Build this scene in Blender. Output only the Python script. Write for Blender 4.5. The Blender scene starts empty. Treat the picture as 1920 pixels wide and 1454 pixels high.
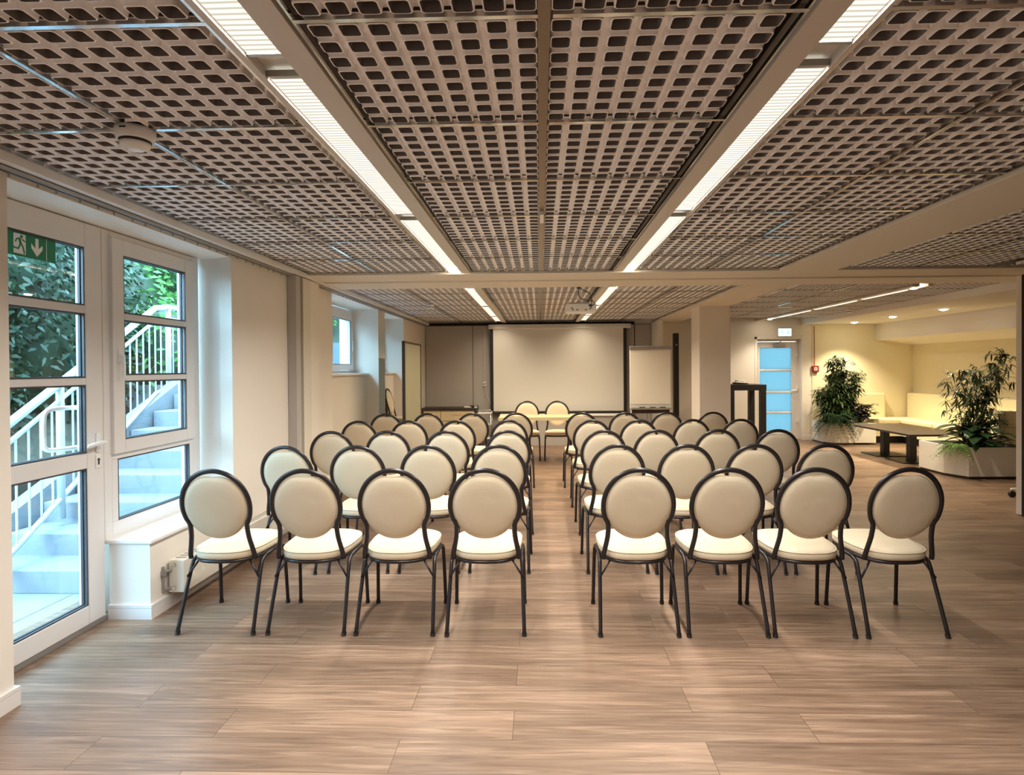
import bpy, bmesh, math, random
from mathutils import Vector, Matrix
random.seed(7)
S = bpy.context.scene
COL = S.collection
PI = math.pi
# ------------------------------------------------------------------ camera
F = 1077.0
W_, H_ = 1920.0, 1454.0
yaw, pitch, roll = 0.0258, 0.0084, 0.0070
cd = bpy.data.cameras.new('camera'); cam = bpy.data.objects.new('camera', cd); COL.objects.link(cam)
cd.sensor_fit = 'HORIZONTAL'; cd.sensor_width = 36; cd.lens = 36*F/W_
cam.location = (0, 0, 1.49)
Rm = Matrix.Rotation(yaw, 4, 'Z') @ Matrix.Rotation(PI/2-pitch, 4, 'X') @ Matrix.Rotation(-roll, 4, 'Z')
cam.rotation_euler = Rm.to_euler()
v = Rm.inverted() @ Vector((0, 1, 0))
cd.shift_x = (W_/2 + F*v.x/-v.z - 1012)/W_
cd.shift_y = (691 - (H_/2 - F*v.y/-v.z))/W_
cd.clip_start = 0.05
S.camera = cam
# ------------------------------------------------------------------ world, exposure
S.view_settings.view_transform = 'Standard'; S.view_settings.look = 'None'
S.view_settings.gamma = 1; S.view_settings.exposure = 1.5
S.view_settings.use_curve_mapping = False
wd = bpy.data.worlds.new('world'); S.world = wd; wd.use_nodes = True
bg = wd.node_tree.nodes['Background']; bg.inputs[0].default_value = (0.40, 0.73, 1.0, 1); bg.inputs[1].default_value = 7.0
S.cycles.use_denoising = True
S.cycles.max_bounces = 8; S.cycles.diffuse_bounces = 5; S.cycles.transparent_max_bounces = 12
S.cycles.caustics_reflective = False; S.cycles.caustics_refractive = False
S.cycles.sample_clamp_indirect = 6
STRIP_E = .42       # look of the ribbed diffusers seen flat
STRIP_W = 12.5      # watts thrown downwards by each strip segment
SPREAD = 2.5
SPOT_W = 18.0       # recessed spots
WARM = (1.0, 0.86, 0.66)

# ------------------------------------------------------------------ materials
M = {}
def mat(name, col, rough=.6, metal=0.0, nscale=0, namt=0.0, bump=0.0, emis=None, estr=0, spec=.5, bscale=None, detail=4):
    m = bpy.data.materials.new(name); m.use_nodes = True; nt = m.node_tree; b = nt.nodes['Principled BSDF']
    b.inputs['Base Color'].default_value = (*col, 1); b.inputs['Roughness'].default_value = rough
    b.inputs['Metallic'].default_value = metal; b.inputs['Specular IOR Level'].default_value = spec
    if emis: b.inputs['Emission Color'].default_value = (*emis, 1); b.inputs['Emission Strength'].default_value = estr
    if nscale:
        tc = nt.nodes.new('ShaderNodeTexCoord'); n = nt.nodes.new('ShaderNodeTexNoise')
        n.inputs['Scale'].default_value = nscale; n.inputs['Detail'].default_value = detail
        nt.links.new(tc.outputs['Object'], n.inputs['Vector'])
        mx = nt.nodes.new('ShaderNodeMix'); mx.data_type = 'RGBA'
        mx.inputs['A'].default_value = (*[c*(1-namt) for c in col], 1); mx.inputs['B'].default_value = (*[min(1, c*(1+namt)) for c in col], 1)
        nt.links.new(n.outputs['Fac'], mx.inputs['Factor']); nt.links.new(mx.outputs['Result'], b.inputs['Base Color'])
        if bump:
            bp = nt.nodes.new('ShaderNodeBump'); bp.inputs['Strength'].default_value = bump; bp.inputs['Distance'].default_value = .01
            src = n
            if bscale:
                src = nt.nodes.new('ShaderNodeTexNoise'); src.inputs['Scale'].default_value = bscale
                nt.links.new(tc.outputs['Object'], src.inputs['Vector'])
            nt.links.new(src.outputs['Fac'], bp.inputs['Height']); nt.links.new(bp.outputs['Normal'], b.inputs['Normal'])
    M[name] = m; return m
mat('wall', (.79, .735, .67), .85, nscale=60, namt=.02, bump=.05)
mat('wall_grey', (.47, .435, .41), .8, nscale=40, namt=.05, bump=.05)
mat('alcove', (.80, .72, .52), .85, nscale=60, namt=.02, bump=.05)
mat('white', (.80, .79, .78), .4)
mat('frame_white', (.74, .71, .70), .35, nscale=3, namt=.015)
mat('gasket', (.05, .05, .06), .5)
mat('panel', (.93, .91, .92), .55, nscale=30, namt=.02)
mat('cell_inner_shade', (.27, .25, .25), .8)  # shade inside the tile cells, painted as a darker grey
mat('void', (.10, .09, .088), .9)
mat('chrome', (.62, .60, .58), .12, 1.0)
mat('bronze', (.22, .17, .13), .3, .6)
mat('beam', (.72, .66, .58), .7, nscale=50, namt=.02)
mat('strip_frame', (.60, .54, .48), .45)
mat('reflector', (.85, .85, .82), .25, .3)
mat('fabric', (.67, .57, .425), .95, nscale=9, namt=.03, bump=.25, bscale=14, spec=.15)
mat('tube', (.035, .031, .034), .32, .55, spec=.6)
mat('black', (.012, .011, .012), .45)
mat('darkwood', (.035, .022, .016), .4, nscale=20, namt=.3)
mat('oak', (.72, .50, .27), .4, nscale=12, namt=.12)
mat('cream_board', (.66, .56, .36), .5, nscale=8, namt=.05)
mat('screen', (.80, .77, .72), .9)
mat('paper', (.84, .80, .72), .8)
mat('grey_metal', (.42, .41, .40), .35, .7)
mat('steel', (.6, .6, .6), .2, 1.0)
mat('pinboard', (.27, .255, .175), .9, nscale=60, namt=.06, bump=.1)
mat('radiator', (.80, .75, .66), .35)
mat('plastic_white', (.78, .77, .76), .35)
mat('green_sign', (.0, .20, .10), .4)
mat('sign_white', (.85, .87, .87), .5)
mat('red', (.30, .02, .025), .4)
mat('planter', (.82, .80, .75), .5, nscale=20, namt=.03)
mat('soil', (.05, .035, .025), .95)
mat('leaf_dark', (.018, .05, .018), .35, nscale=12, namt=.5)
mat('leaf_mid', (.045, .10, .03), .5, nscale=12, namt=.5)
mat('leaf_bamboo', (.035, .065, .018), .5, nscale=12, namt=.5)
mat('leaf_fern', (.022, .055, .022), .45, nscale=12, namt=.5)
mat('leaf_light', (.13, .24, .05), .5, nscale=12, namt=.4)
mat('leaf_purple', (.014, .008, .014), .4, nscale=12, namt=.4)
mat('cane', (.22, .17, .08), .6)
mat('bench', (.82, .74, .50), .6, nscale=5, namt=.03)
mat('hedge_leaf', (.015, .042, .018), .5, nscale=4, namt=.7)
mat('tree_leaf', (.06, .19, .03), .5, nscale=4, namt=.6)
mat('bark', (.07, .05, .035), .9)
mat('concrete', (.25, .27, .30), .9, nscale=14, namt=.12, bump=.2)
mat('paving', (.29, .32, .33), .9, nscale=30, namt=.08)
mat('shed', (.10, .16, .24), .6)
mat('stair_rail', (.50, .54, .56), .35)
mat('dirt', (.05, .045, .03), .95, nscale=5, namt=.4)
mat('gap', (.02, .018, .018), .9)

def glass_mat():
    m = bpy.data.materials.new('glass'); m.use_nodes = True; nt = m.node_tree
    nt.nodes.remove(nt.nodes['Principled BSDF']); out = nt.nodes['Material Output']
    t = nt.nodes.new('ShaderNodeBsdfTransparent'); t.inputs[0].default_value = (.96, .98, .97, 1)
    g = nt.nodes.new('ShaderNodeBsdfGlossy'); g.inputs['Roughness'].default_value = 0.02
    lw = nt.nodes.new('ShaderNodeLayerWeight'); lw.inputs[0].default_value = .5
    pw = nt.nodes.new('ShaderNodeMath'); pw.operation = 'POWER'; pw.inputs[1].default_value = 4; nt.links.new(lw.outputs['Facing'], pw.inputs[0])
    f = nt.nodes.new('ShaderNodeMath'); f.operation = 'MULTIPLY_ADD'; f.inputs[1].default_value = .5; f.inputs[2].default_value = .03; nt.links.new(pw.outputs[0], f.inputs[0])
    mx = nt.nodes.new('ShaderNodeMixShader'); nt.links.new(f.outputs[0], mx.inputs[0])
    nt.links.new(t.outputs[0], mx.inputs[1]); nt.links.new(g.outputs[0], mx.inputs[2]); nt.links.new(mx.outputs[0], out.inputs[0])
    M['glass'] = m
glass_mat()
def frosted_mat():
    m = bpy.data.materials.new('frosted_glass'); m.use_nodes = True; nt = m.node_tree
    nt.nodes.remove(nt.nodes['Principled BSDF']); out = nt.nodes['Material Output']
    t = nt.nodes.new('ShaderNodeBsdfTranslucent'); t.inputs[0].default_value = (.19, .23, .23, 1)
    g = nt.nodes.new('ShaderNodeBsdfGlossy'); g.inputs['Roughness'].default_value = 0.2
    mx = nt.nodes.new('ShaderNodeMixShader'); mx.inputs[0].default_value = .06
    nt.links.new(t.outputs[0], mx.inputs[1]); nt.links.new(g.outputs[0], mx.inputs[2]); nt.links.new(mx.outputs[0], out.inputs[0])
    M['frosted'] = m
frosted_mat()
def emis_mat(name, col, strength, stripes=False):
    m = bpy.data.materials.new(name); m.use_nodes = True; nt = m.node_tree
    nt.nodes.remove(nt.nodes['Principled BSDF']); out = nt.nodes['Material Output']
    e = nt.nodes.new('ShaderNodeEmission'); e.inputs[0].default_value = (*col, 1); e.inputs[1].default_value = strength
    if stripes:   # prismatic ribs of the diffuser
        tc = nt.nodes.new('ShaderNodeTexCoord'); w = nt.nodes.new('ShaderNodeTexWave'); w.bands_direction = 'Y'
        w.inputs['Scale'].default_value = 13; w.inputs['Distortion'].default_value = .3
        nt.links.new(tc.outputs['Object'], w.inputs['Vector'])
        r = nt.nodes.new('ShaderNodeMapRange'); r.inputs['To Min'].default_value = strength*.55; r.inputs['To Max'].default_value = strength*1.35
        nt.links.new(w.outputs['Fac'], r.inputs['Value']); nt.links.new(r.outputs[0], e.inputs[1])
    nt.links.new(e.outputs[0], out.inputs[0]); M[name] = m
emis_mat('lens', (1.0, .93, .76), STRIP_E, True)
emis_mat('spot_lamp', (1.0, .88, .66), 30)
emis_mat('exit_lit', (.55, 1.0, .95), 1.6)
def floor_mat():
    m = bpy.data.materials.new('floor_planks'); m.use_nodes = True; nt = m.node_tree; b = nt.nodes['Principled BSDF']
    L = nt.links.new
    tc = nt.nodes.new('ShaderNodeTexCoord'); mp = nt.nodes.new('ShaderNodeMapping'); mp.inputs['Location'].default_value = (0.12, -0.131, 0)
    L(tc.outputs['Object'], mp.inputs['Vector'])
    br = nt.nodes.new('ShaderNodeTexBrick'); br.offset = .37; br.offset_frequency = 2; br.squash = 1
    br.inputs['Scale'].default_value = 1; br.inputs['Brick Width'].default_value = 1.22; br.inputs['Row Height'].default_value = .196
    br.inputs['Mortar Size'].default_value = .0012; br.inputs['Mortar Smooth'].default_value = .1; br.inputs['Bias'].default_value = 0
    br.inputs['Color1'].default_value = (0, 0, 0, 1); br.inputs['Color2'].default_value = (1, 1, 1, 1); br.inputs['Mortar'].default_value = (.5, .5, .5, 1)
    L(mp.outputs[0], br.inputs['Vector'])
    # grain: noise stretched along the plank, shifted per plank
    sc = nt.nodes.new('ShaderNodeMapping'); sc.inputs['Scale'].default_value = (1.3, 26, 1)
    L(tc.outputs['Object'], sc.inputs['Vector'])
    add = nt.nodes.new('ShaderNodeVectorMath'); add.operation = 'ADD'
    mul = nt.nodes.new('ShaderNodeVectorMath'); mul.operation = 'SCALE'; mul.inputs['Scale'].default_value = 9
    L(br.outputs['Color'], mul.inputs[0]); L(sc.outputs[0], add.inputs[0]); L(mul.outputs[0], add.inputs[1])
    n1 = nt.nodes.new('ShaderNodeTexNoise'); n1.inputs['Scale'].default_value = 1.6; n1.inputs['Detail'].default_value = 7; n1.inputs['Roughness'].default_value = .62; n1.inputs['Distortion'].default_value = .9
    L(add.outputs[0], n1.inputs['Vector'])
    n2 = nt.nodes.new('ShaderNodeTexNoise'); n2.inputs['Scale'].default_value = .9; n2.inputs['Detail'].default_value = 3
    sc2 = nt.nodes.new('ShaderNodeMapping'); sc2.inputs['Scale'].default_value = (.9, 5, 1); L(tc.outputs['Object'], sc2.inputs['Vector'])
    add2 = nt.nodes.new('ShaderNodeVectorMath'); add2.operation = 'ADD'; L(sc2.outputs[0], add2.inputs[0]); L(mul.outputs[0], add2.inputs[1]); L(add2.outputs[0], n2.inputs['Vector'])
    mx = nt.nodes.new('ShaderNodeMath'); mx.operation = 'MULTIPLY_ADD'; mx.inputs[1].default_value = .62
    L(n1.outputs['Fac'], mx.inputs[0])
    m2 = nt.nodes.new('ShaderNodeMath'); m2.operation = 'MULTIPLY'; m2.inputs[1].default_value = .38; L(n2.outputs['Fac'], m2.inputs[0]); L(m2.outputs[0], mx.inputs[2])
    cr = nt.nodes.new('ShaderNodeValToRGB'); e = cr.color_ramp.elements
    e[0].position = .33; e[0].color = (.115, .067, .043, 1); e[1].position = .66; e[1].color = (.37, .247, .170, 1)
    x = cr.color_ramp.elements.new(.5); x.color = (.212, .136, .091, 1)
    L(mx.outputs[0], cr.inputs[0])
    hs = nt.nodes.new('ShaderNodeHueSaturation'); L(cr.outputs[0], hs.inputs['Color'])
    mr = nt.nodes.new('ShaderNodeMapRange'); mr.inputs['To Min'].default_value = .88; mr.inputs['To Max'].default_value = 1.12
    L(br.outputs['Color'], mr.inputs['Value']); L(mr.outputs[0], hs.inputs['Value'])
    mm = nt.nodes.new('ShaderNodeMix'); mm.data_type = 'RGBA'; mm.inputs['B'].default_value = (.07, .045, .03, 1)
    L(br.outputs['Fac'], mm.inputs['Factor']); L(hs.outputs[0], mm.inputs['A']); L(mm.outputs['Result'], b.inputs['Base Color'])
    b.inputs['Roughness'].default_value = .42; b.inputs['Specular IOR Level'].default_value = .42
    bp = nt.nodes.new('ShaderNodeBump'); bp.inputs['Strength'].default_value = .12; bp.inputs['Distance'].default_value = .004
    L(n1.outputs['Fac'], bp.inputs['Height']); L(bp.outputs[0], b.inputs['Normal'])
    M['floor'] = m
floor_mat()

# ------------------------------------------------------------------ helpers
class MB:
    def __init__(s): s.v = []; s.f = []; s.mi = []; s.cur = 0
    def add(s, vs, fs):
        n = len(s.v); s.v += [tuple(p) for p in vs]; s.f += [tuple(i+n for i in f) for f in fs]; s.mi += [s.cur]*len(fs); return s
    def box(s, x0, x1, y0, y1, z0, z1):
        if x0 > x1: x0, x1 = x1, x0
        if y0 > y1: y0, y1 = y1, y0
        if z0 > z1: z0, z1 = z1, z0
        return s.add([(x0,y0,z0),(x1,y0,z0),(x1,y1,z0),(x0,y1,z0),(x0,y0,z1),(x1,y0,z1),(x1,y1,z1),(x0,y1,z1)],
              [(0,3,2,1),(4,5,6,7),(0,1,5,4),(1,2,6,5),(2,3,7,6),(3,0,4,7)])
    def prism(s, pts, z0, z1):      # pts CCW in xy
        n = len(pts); vs = [(p[0],p[1],z0) for p in pts]+[(p[0],p[1],z1) for p in pts]
        return s.add(vs, [tuple(reversed(range(n))), tuple(range(n, 2*n))]+[(i,(i+1)%n,n+(i+1)%n,n+i) for i in range(n)])
    def extr(s, pts, d):            # planar 3D polygon extruded by vector d
        n = len(pts); d = Vector(d); vs = [Vector(p) for p in pts]+[Vector(p)+d for p in pts]
        return s.add(vs, [tuple(reversed(range(n))), tuple(range(n, 2*n))]+[(i,(i+1)%n,n+(i+1)%n,n+i) for i in range(n)])
    def tube(s, pts, r, n=8, closed=False, cap=True, flat=None):
        P = [Vector(p) for p in pts]; k = len(P); base = len(s.v); rings = []
        up = None
        for i, p in enumerate(P):
            a = P[(i-1) % k] if (closed or i > 0) else P[i]; b = P[(i+1) % k] if (closed or i < k-1) else P[i]
            t = (b-a).normalized()
            if up is None:
                up = Vector((0,0,1)) if abs(t.z) < .9 else Vector((0,1,0))
            u = (up - t*up.dot(t)).normalized(); up = u; w = t.cross(u)
            ri = r[i] if isinstance(r, (list, tuple)) else r
            ru, rw = (ri, ri) if flat is None else (ri*flat[0], ri*flat[1])
            rings.append([p + u*ru*math.cos(2*PI*j/n) + w*rw*math.sin(2*PI*j/n) for j in range(n)])
        vs = [q for rg in rings for q in rg]; fs = []
        m = k if closed else k-1
        for i in range(m):
            for j in range(n):
                a = i*n+j; b = i*n+(j+1) % n; c = ((i+1) % k)*n+(j+1) % n; d = ((i+1) % k)*n+j
                fs.append((a, b, c, d))
        if cap and not closed:
            fs.append(tuple(reversed(range(n)))); fs.append(tuple(range((k-1)*n, k*n)))
        return s.add(vs, fs)
    def cyl(s, a, b, r, n=16, r2=None): return s.tube([a, b], [r, r if r2 is None else r2], n)
    def lathe(s, prof, c=(0,0,0), n=24, cap=True):
        vs = []; fs = []; k = len(prof)
        for (r, z) in prof:
            for j in range(n):
                a = 2*PI*j/n; vs.append((c[0]+r*math.cos(a), c[1]+r*math.sin(a), c[2]+z))
        for i in range(k-1):
            for j in range(n): fs.append((i*n+j, i*n+(j+1) % n, (i+1)*n+(j+1) % n, (i+1)*n+j))
        if cap: fs.append(tuple(reversed(range(n)))); fs.append(tuple(range((k-1)*n, k*n)))
        return s.add(vs, fs)
    def build(s, name, m, parent=None, smooth=False, bevel=0, kind=None):
        me = bpy.data.meshes.new(name); me.from_pydata(s.v, [], s.f)
        ms = m if isinstance(m, (list, tuple)) else [m]
        for q in ms: me.materials.append(M[q])
        if len(ms) > 1: me.polygons.foreach_set('material_index', s.mi)
        if smooth: me.polygons.foreach_set('use_smooth', [True]*len(me.polygons))
        me.update()
        bm = bmesh.new(); bm.from_mesh(me)
        if len(bm.faces) < 40000: bmesh.ops.recalc_face_normals(bm, faces=bm.faces)
        bm.to_mesh(me); bm.free()
        o = bpy.data.objects.new(name, me); COL.objects.link(o)
        if parent: o.parent = parent
        if bevel:
            b = o.modifiers.new('bevel', 'BEVEL'); b.width = bevel; b.segments = 2; b.limit_method = 'ANGLE'
        if kind: o['kind'] = kind
        return o
def bx(*a): return MB().box(*a)
def thing(name, label, cat, loc=(0,0,0), rz=0, group=None):
    o = bpy.data.objects.new(name, None); COL.objects.link(o); o.location = loc; o.rotation_euler = (0,0,rz); o.empty_display_size = .1
    o['label'] = label; o['category'] = cat
    if group: o['group'] = group
    return o
def struct(name, loc=(0,0,0)):
    o = bpy.data.objects.new(name, None); COL.objects.link(o); o.location = loc; o['kind'] = 'structure'; return o
def tag(o, label, cat, group=None):
    o['label'] = label; o['category'] = cat
    if group: o['group'] = group
    return o
def copy_tree(o, parent=None):
    c = o.copy(); COL.objects.link(c)
    if parent: c.parent = parent
    for ch in list(o.children): copy_tree(ch, c)
    return c
def smooth_path(pts, k=6, closed=False):
    P = [Vector(p) for p in pts]; n = len(P); out = []
    segs = n if closed else n-1
    for i in range(segs):
        p0 = P[(i-1) % n] if closed or i > 0 else P[0]; p1 = P[i]; p2 = P[(i+1) % n]
        p3 = P[(i+2) % n] if closed or i+2 < n else P[-1]
        for j in range(k):
            t = j/k; t2 = t*t; t3 = t2*t
            out.append(.5*((2*p1)+(-p0+p2)*t+(2*p0-5*p1+4*p2-p3)*t2+(-p0+3*p1-3*p2+p3)*t3))
    if not closed: out.append(P[-1])
    return out

CZ = 2.43          # underside of the ceiling grid
YB = 11.80         # back wall
XL = -2.35         # left wall face
XR = 7.52          # right wall
YF = -2.6          # wall behind the camera
# ================================================================== ROOM
MB().box(-3.0, XR+.2, YF-.2, YB+.3, -.12, 0).build('floor', 'floor', kind='structure')
# left wall with its recesses
w = MB(); zt = 2.75; xo = -2.74
w.box(xo, XL, YF, 2.487, 0, zt)
w.box(xo, XL, 2.487, 4.367, 2.35, zt)
w.box(-2.60, XL, 3.385, 4.367, 0, .452); w.box(xo, -2.70, 3.37, 4.367, 0, .45)
w.box(xo, XL, 4.367, 6.45, 0, zt); xo = -2.92
w.box(xo, XL, 6.45, 8.325, 2.36, zt); w.box(xo, -2.53, 6.45, 8.325, 0, 1.41)
w.box(xo, XL, 8.325, 8.67, 0, zt)
w.box(xo, XL, 8.67, 9.87, 2.36, zt); w.box(xo, -2.53, 8.67, 9.87, 0, 1.41)
w.box(xo, XL, 9.87, YB+.3, 0, zt)
w.build('wall_left', 'wall', kind='structure')
# back wall with the door opening
w = MB(); dx0, dx1, dzt = 4.42, 5.31, 2.05
w.box(XL-.5, dx0, YB, YB+.3, 0, zt); w.box(dx1, XR+.2, YB, YB+.3, 0, zt); w.box(dx0, dx1, YB, YB+.3, dzt, zt)
wb = w.build('wall_back', 'wall', kind='structure')
bx(5.52, XR, YB-.012, YB, 0, 2.33).build('wall_panel', 'alcove', wb)
MB().box(XR, XR+.2, YF, YB+.3, 0, zt).build('wall_right', 'alcove', kind='structure')
MB().box(-3.0, XR+.2, YF-.2, YF, 0, zt).build('wall_front', 'wall', kind='structure')
# skirtings
def skirt(mb, x0, x1, y0, y1, h=.085):
    mb.box(x0, x1, y0, y1, 0, h*.78); 
    xm0, xm1, ym0, ym1 = x0, x1, y0, y1
    mb.box(min(x0,x1), max(x0,x1), y0, y1, h*.80, h)
b = MB(); t_ = .016
skirt(b, XL, XL+t_, YF, 2.487+t_); skirt(b, XL-.2, XL, 2.487, 2.487+t_)
skirt(b, -2.60, XL+t_, 3.385-t_, 3.385); skirt(b, XL, XL+t_, 3.385, 5.29)
skirt(b, XL, XL+t_, 5.87, 6.45); skirt(b, -2.53, -2.53+t_, 6.45, 8.325); skirt(b, XL, XL+t_, 8.325, 8.67); skirt(b, XL, XL+t_, 9.87, YB)
b.build('baseboard_left', 'frame_white', kind='structure')
b = MB(); skirt(b, XL, dx0, YB-t_, YB); skirt(b, dx1, XR, YB-t_-.012, YB-.012); b.build('baseboard_back', 'frame_white', kind='structure')

# ---- ceiling: slab, beams, tile rows, metal strips
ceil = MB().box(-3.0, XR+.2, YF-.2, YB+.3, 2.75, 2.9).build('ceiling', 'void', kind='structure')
PT = .668
def tile_mesh(n_tiles, hires=True):
    """row of n 8x8 moulded cell tiles along x, centred on tile pitch, rims at z=0"""
    mb = MB(); q = .0815; off = (PT-8*q)/2
    ang = []
    seg = 4 if hires else 2
    def loop(h, rc):
        pts = []
        for c, (sx, sy) in enumerate(((1,1),(-1,1),(-1,-1),(1,-1))):
            for k in range(seg+1):
                a = (c + k/seg)*PI/2
                pts.append((sx*(h-rc)+rc*math.cos(a), sy*(h-rc)+rc*math.sin(a)))
        return pts
    lo_top = loop(.0325, .012); lo_rim = loop(.0300, .011); li_rim = loop(.0262, .009); li_top = loop(.0260, .009)
    n = len(lo_top)
    sq = []
    for (x, y) in lo_top:
        m_ = max(abs(x), abs(y)); sq.append((x/m_*q/2, y/m_*q/2))
    for T in range(n_tiles):
        for i in range(8):
            for j in range(8):
                cx = T*PT+off+(i+.5)*q; cy = off+(j+.5)*q
                vs = [(cx+x, cy+y, .026) for x, y in sq]+[(cx+x, cy+y, .024) for x, y in lo_top]+[(cx+x, cy+y, .001) for x, y in lo_rim]+ \
                     [(cx+x, cy+y, 0) for x, y in li_rim]+[(cx+x, cy+y, .036) for x, y in li_top]
                fs = []
                for r_ in range(4):
                    for k in range(n):
                        fs.append((r_*n+k, (r_+1)*n+k, (r_+1)*n+(k+1) % n, r_*n+(k+1) % n))
                mb.add(vs, fs)
    me = bpy.data.meshes.new('tile_row'); me.from_pydata(mb.v, [], mb.f); me.materials.append(M['panel']); me.materials.append(M['cell_inner_shade'])
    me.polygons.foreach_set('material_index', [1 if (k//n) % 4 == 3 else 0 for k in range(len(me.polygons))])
    me.update(); return me
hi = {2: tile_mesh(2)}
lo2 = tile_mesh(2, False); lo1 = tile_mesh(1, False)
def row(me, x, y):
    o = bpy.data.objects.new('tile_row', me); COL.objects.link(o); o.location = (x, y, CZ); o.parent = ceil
colsF = [-2.245, -.650, .937]          # left edges of two-tile bays (front half)
y = 1.538-PT*1
rowsF = [1.538+PT*i for i in range(-2, 6)]
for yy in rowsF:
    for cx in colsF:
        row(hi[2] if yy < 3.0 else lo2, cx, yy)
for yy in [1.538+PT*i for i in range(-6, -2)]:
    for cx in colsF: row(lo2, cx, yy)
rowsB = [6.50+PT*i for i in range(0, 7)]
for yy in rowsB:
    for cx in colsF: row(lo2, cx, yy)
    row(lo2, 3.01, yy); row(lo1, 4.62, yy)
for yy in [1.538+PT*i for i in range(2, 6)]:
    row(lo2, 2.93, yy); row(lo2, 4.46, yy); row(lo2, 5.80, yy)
# bright metal strips between the tiles
g = MB(); cs = MB()
def gx(x0, x1, y, wd=.016): g.box(x0, x1, y-wd/2, y+wd/2, CZ-.003, CZ+.012)
def gy(x, y0, y1, wd=.016): g.box(x-wd/2, x+wd/2, y0, y1, CZ-.002, CZ+.013)
for yy in [1.538+PT*i for i in range(-6, 7)]:
    gx(-2.26, -.892, yy); gx(-.66, .008, yy); gx(.042, .716, yy); gx(.925, 2.29, yy)
    if yy > 2: gx(2.86, 4.25, yy, .010); gx(4.44, 7.1, yy, .010)
for yy in [6.50+PT*i for i in range(0, 8)]:
    gx(-2.26, -.892, yy, .010); gx(-.66, .722, yy, .010); gx(.925, 2.29, yy, .010); gx(2.86, 4.37, yy, .010); gx(4.62, 5.3, yy, .010)
for (a, c) in ((-2.4, 5.55), (6.46, YB)):
    gy(-1.577, a, c); cs.box(.018-.017, .018+.017, a, c, CZ-.004, CZ+.012); gy(1.605, a, c, .012)
    gy(3.60 if a < 0 else 3.678, max(a, 2), c, .012)
for xx in (-2.262, -.897, -.660, .714, .930, 2.288):
    gy(xx, -2.4, 5.55, .012); gy(xx, 6.46, YB, .012)
g.build('metal_strip', 'chrome', ceil); cs.build('centre_strip', 'bronze', ceil)
# concrete-coloured bands flush with the grid
bm_ = MB()
bm_.box(-2.40, XR, 5.57, 6.00, CZ-.020, 2.75); bm_.box(-2.40, XR, 6.00, 6.45, CZ-.035, 2.75)
bm_.build('cross_band', 'beam', ceil, bevel=.004)
bm_ = MB(); bm_.box(2.30, 2.84, YF, 5.57, CZ-.022, 2.75); bm_.box(2.30, 2.84, 6.45, YB, CZ-.022, 2.75); bm_.box(2.36, 2.84, 6.45, 8.7, CZ-.030, CZ-.02)
bm_.build('long_band', 'beam', ceil, bevel=.004)
bx(-2.40, -2.262, YF, YB, 2.385, 2.75).build('edge_band', 'white', ceil, bevel=.003)
# plaster strip over the seating corner with sloping bulkhead
s_ = MB(); s_.box(5.30, 6.78, 6.45, YB, 2.335, 2.75)
s_.extr([(6.78, 6.45, 2.02), (XR, 6.45, 1.915), (XR, 6.45, 2.75), (6.78, 6.45, 2.75)], (0, YB-6.45, 0))
s_.build('plaster_strip', 'wall', ceil)
# column
MB().box(2.385, 2.845, 8.64, 9.10, 0, CZ-.02).build('wall_column', 'wall', kind='structure', bevel=.006)

# ---- light channels
def spot_lamp(x, y, z=CZ, group='recessed ceiling spots', label='', warm=WARM, watts=SPOT_W, r=.045):
    t = thing('recessed_spot', label, 'ceiling spot', (x, y, z), 0, group)
    MB().lathe([(r, -.001), (r, -.005), (r*1.3, -.005), (r*1.3, -.001)], n=20, cap=False).build('trim_ring', 'plastic_white', t, smooth=False)
    MB().lathe([(r*.98, -.001), (r*.95, -.008), (r*.6, -.017), (.002, -.021)], n=20).build('lamp', 'spot_lamp', t)
    l = bpy.data.lights.new('spot_light', 'SPOT'); l.energy = watts; l.color = warm; l.spot_size = 1.9; l.spot_blend = .8; l.shadow_soft_size = .04
    o = bpy.data.objects.new('spot_light', l); COL.objects.link(o); o.parent = t; o.location = (0, 0, -.07)
    return t
def channel(xa, xb, lx0, lx1, y0, y1, segs, label, group):
    t = thing('light_channel', label, 'strip light', ((lx0+lx1)/2, y0, CZ), 0, group); ox, oy = (lx0+lx1)/2, y0
    fr = MB()
    fx0, fx1 = (lx1, xb) if abs(xb-lx1) > abs(lx0-xa) else (xa, lx0)
    fr.box(fx0-ox, fx1-ox, 0, y1-y0, -.012, .06)
    o_ = (lx0, xa) if fx0 == lx1 else (xb, lx1)
    fr.box(o_[0]-ox, o_[1]-ox, 0, y1-y0, -.006, .06)
    fr.build('channel_frame', 'strip_frame', t)
    MB().box(lx0-ox, lx1-ox, 0, y1-y0, .03, .06).build('reflector', 'reflector', t)
    for (a, c) in segs:
        MB().box(lx0-ox+.004, lx1-ox-.004, a-oy, c-oy, .004, .012).build('diffuser', 'lens', t)
        l = bpy.data.lights.new('strip_light', 'AREA'); l.shape = 'RECTANGLE'; l.size = lx1-lx0-.01; l.size_y = c-a; l.energy = 0 if c < 0 else STRIP_W*(c-a)/1.65*(.38 if c > 11.2 else 1); l.color = (1, .955, .87) if a < 5.4 else (1, .83, .58); l.spread = SPREAD
        q = bpy.data.objects.new('strip_light', l); COL.objects.link(q); q.parent = t; q.location = ((lx0+lx1)/2-ox, (a+c)/2-oy, .003)
        for q in (a, c): MB().box(lx0-ox+.002, lx1-ox-.002, q-oy-.008, q-oy+.008, -.001, .02).build('end_clip', 'grey_metal', t)
    return t
SG = [(-2.3, -.05), (.0, 1.70), (1.83, 3.46), (3.60, 5.28)]
channel(-.890, -.668, -.868, -.752, YF, 5.57, SG, 'long fluorescent ceiling strip left of the centre tiles in the near half', 'ceiling light strips')
channel(.722, .922, .805, .912, YF, 5.57, SG, 'long fluorescent ceiling strip right of the centre tiles in the near half', 'ceiling light strips')
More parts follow.
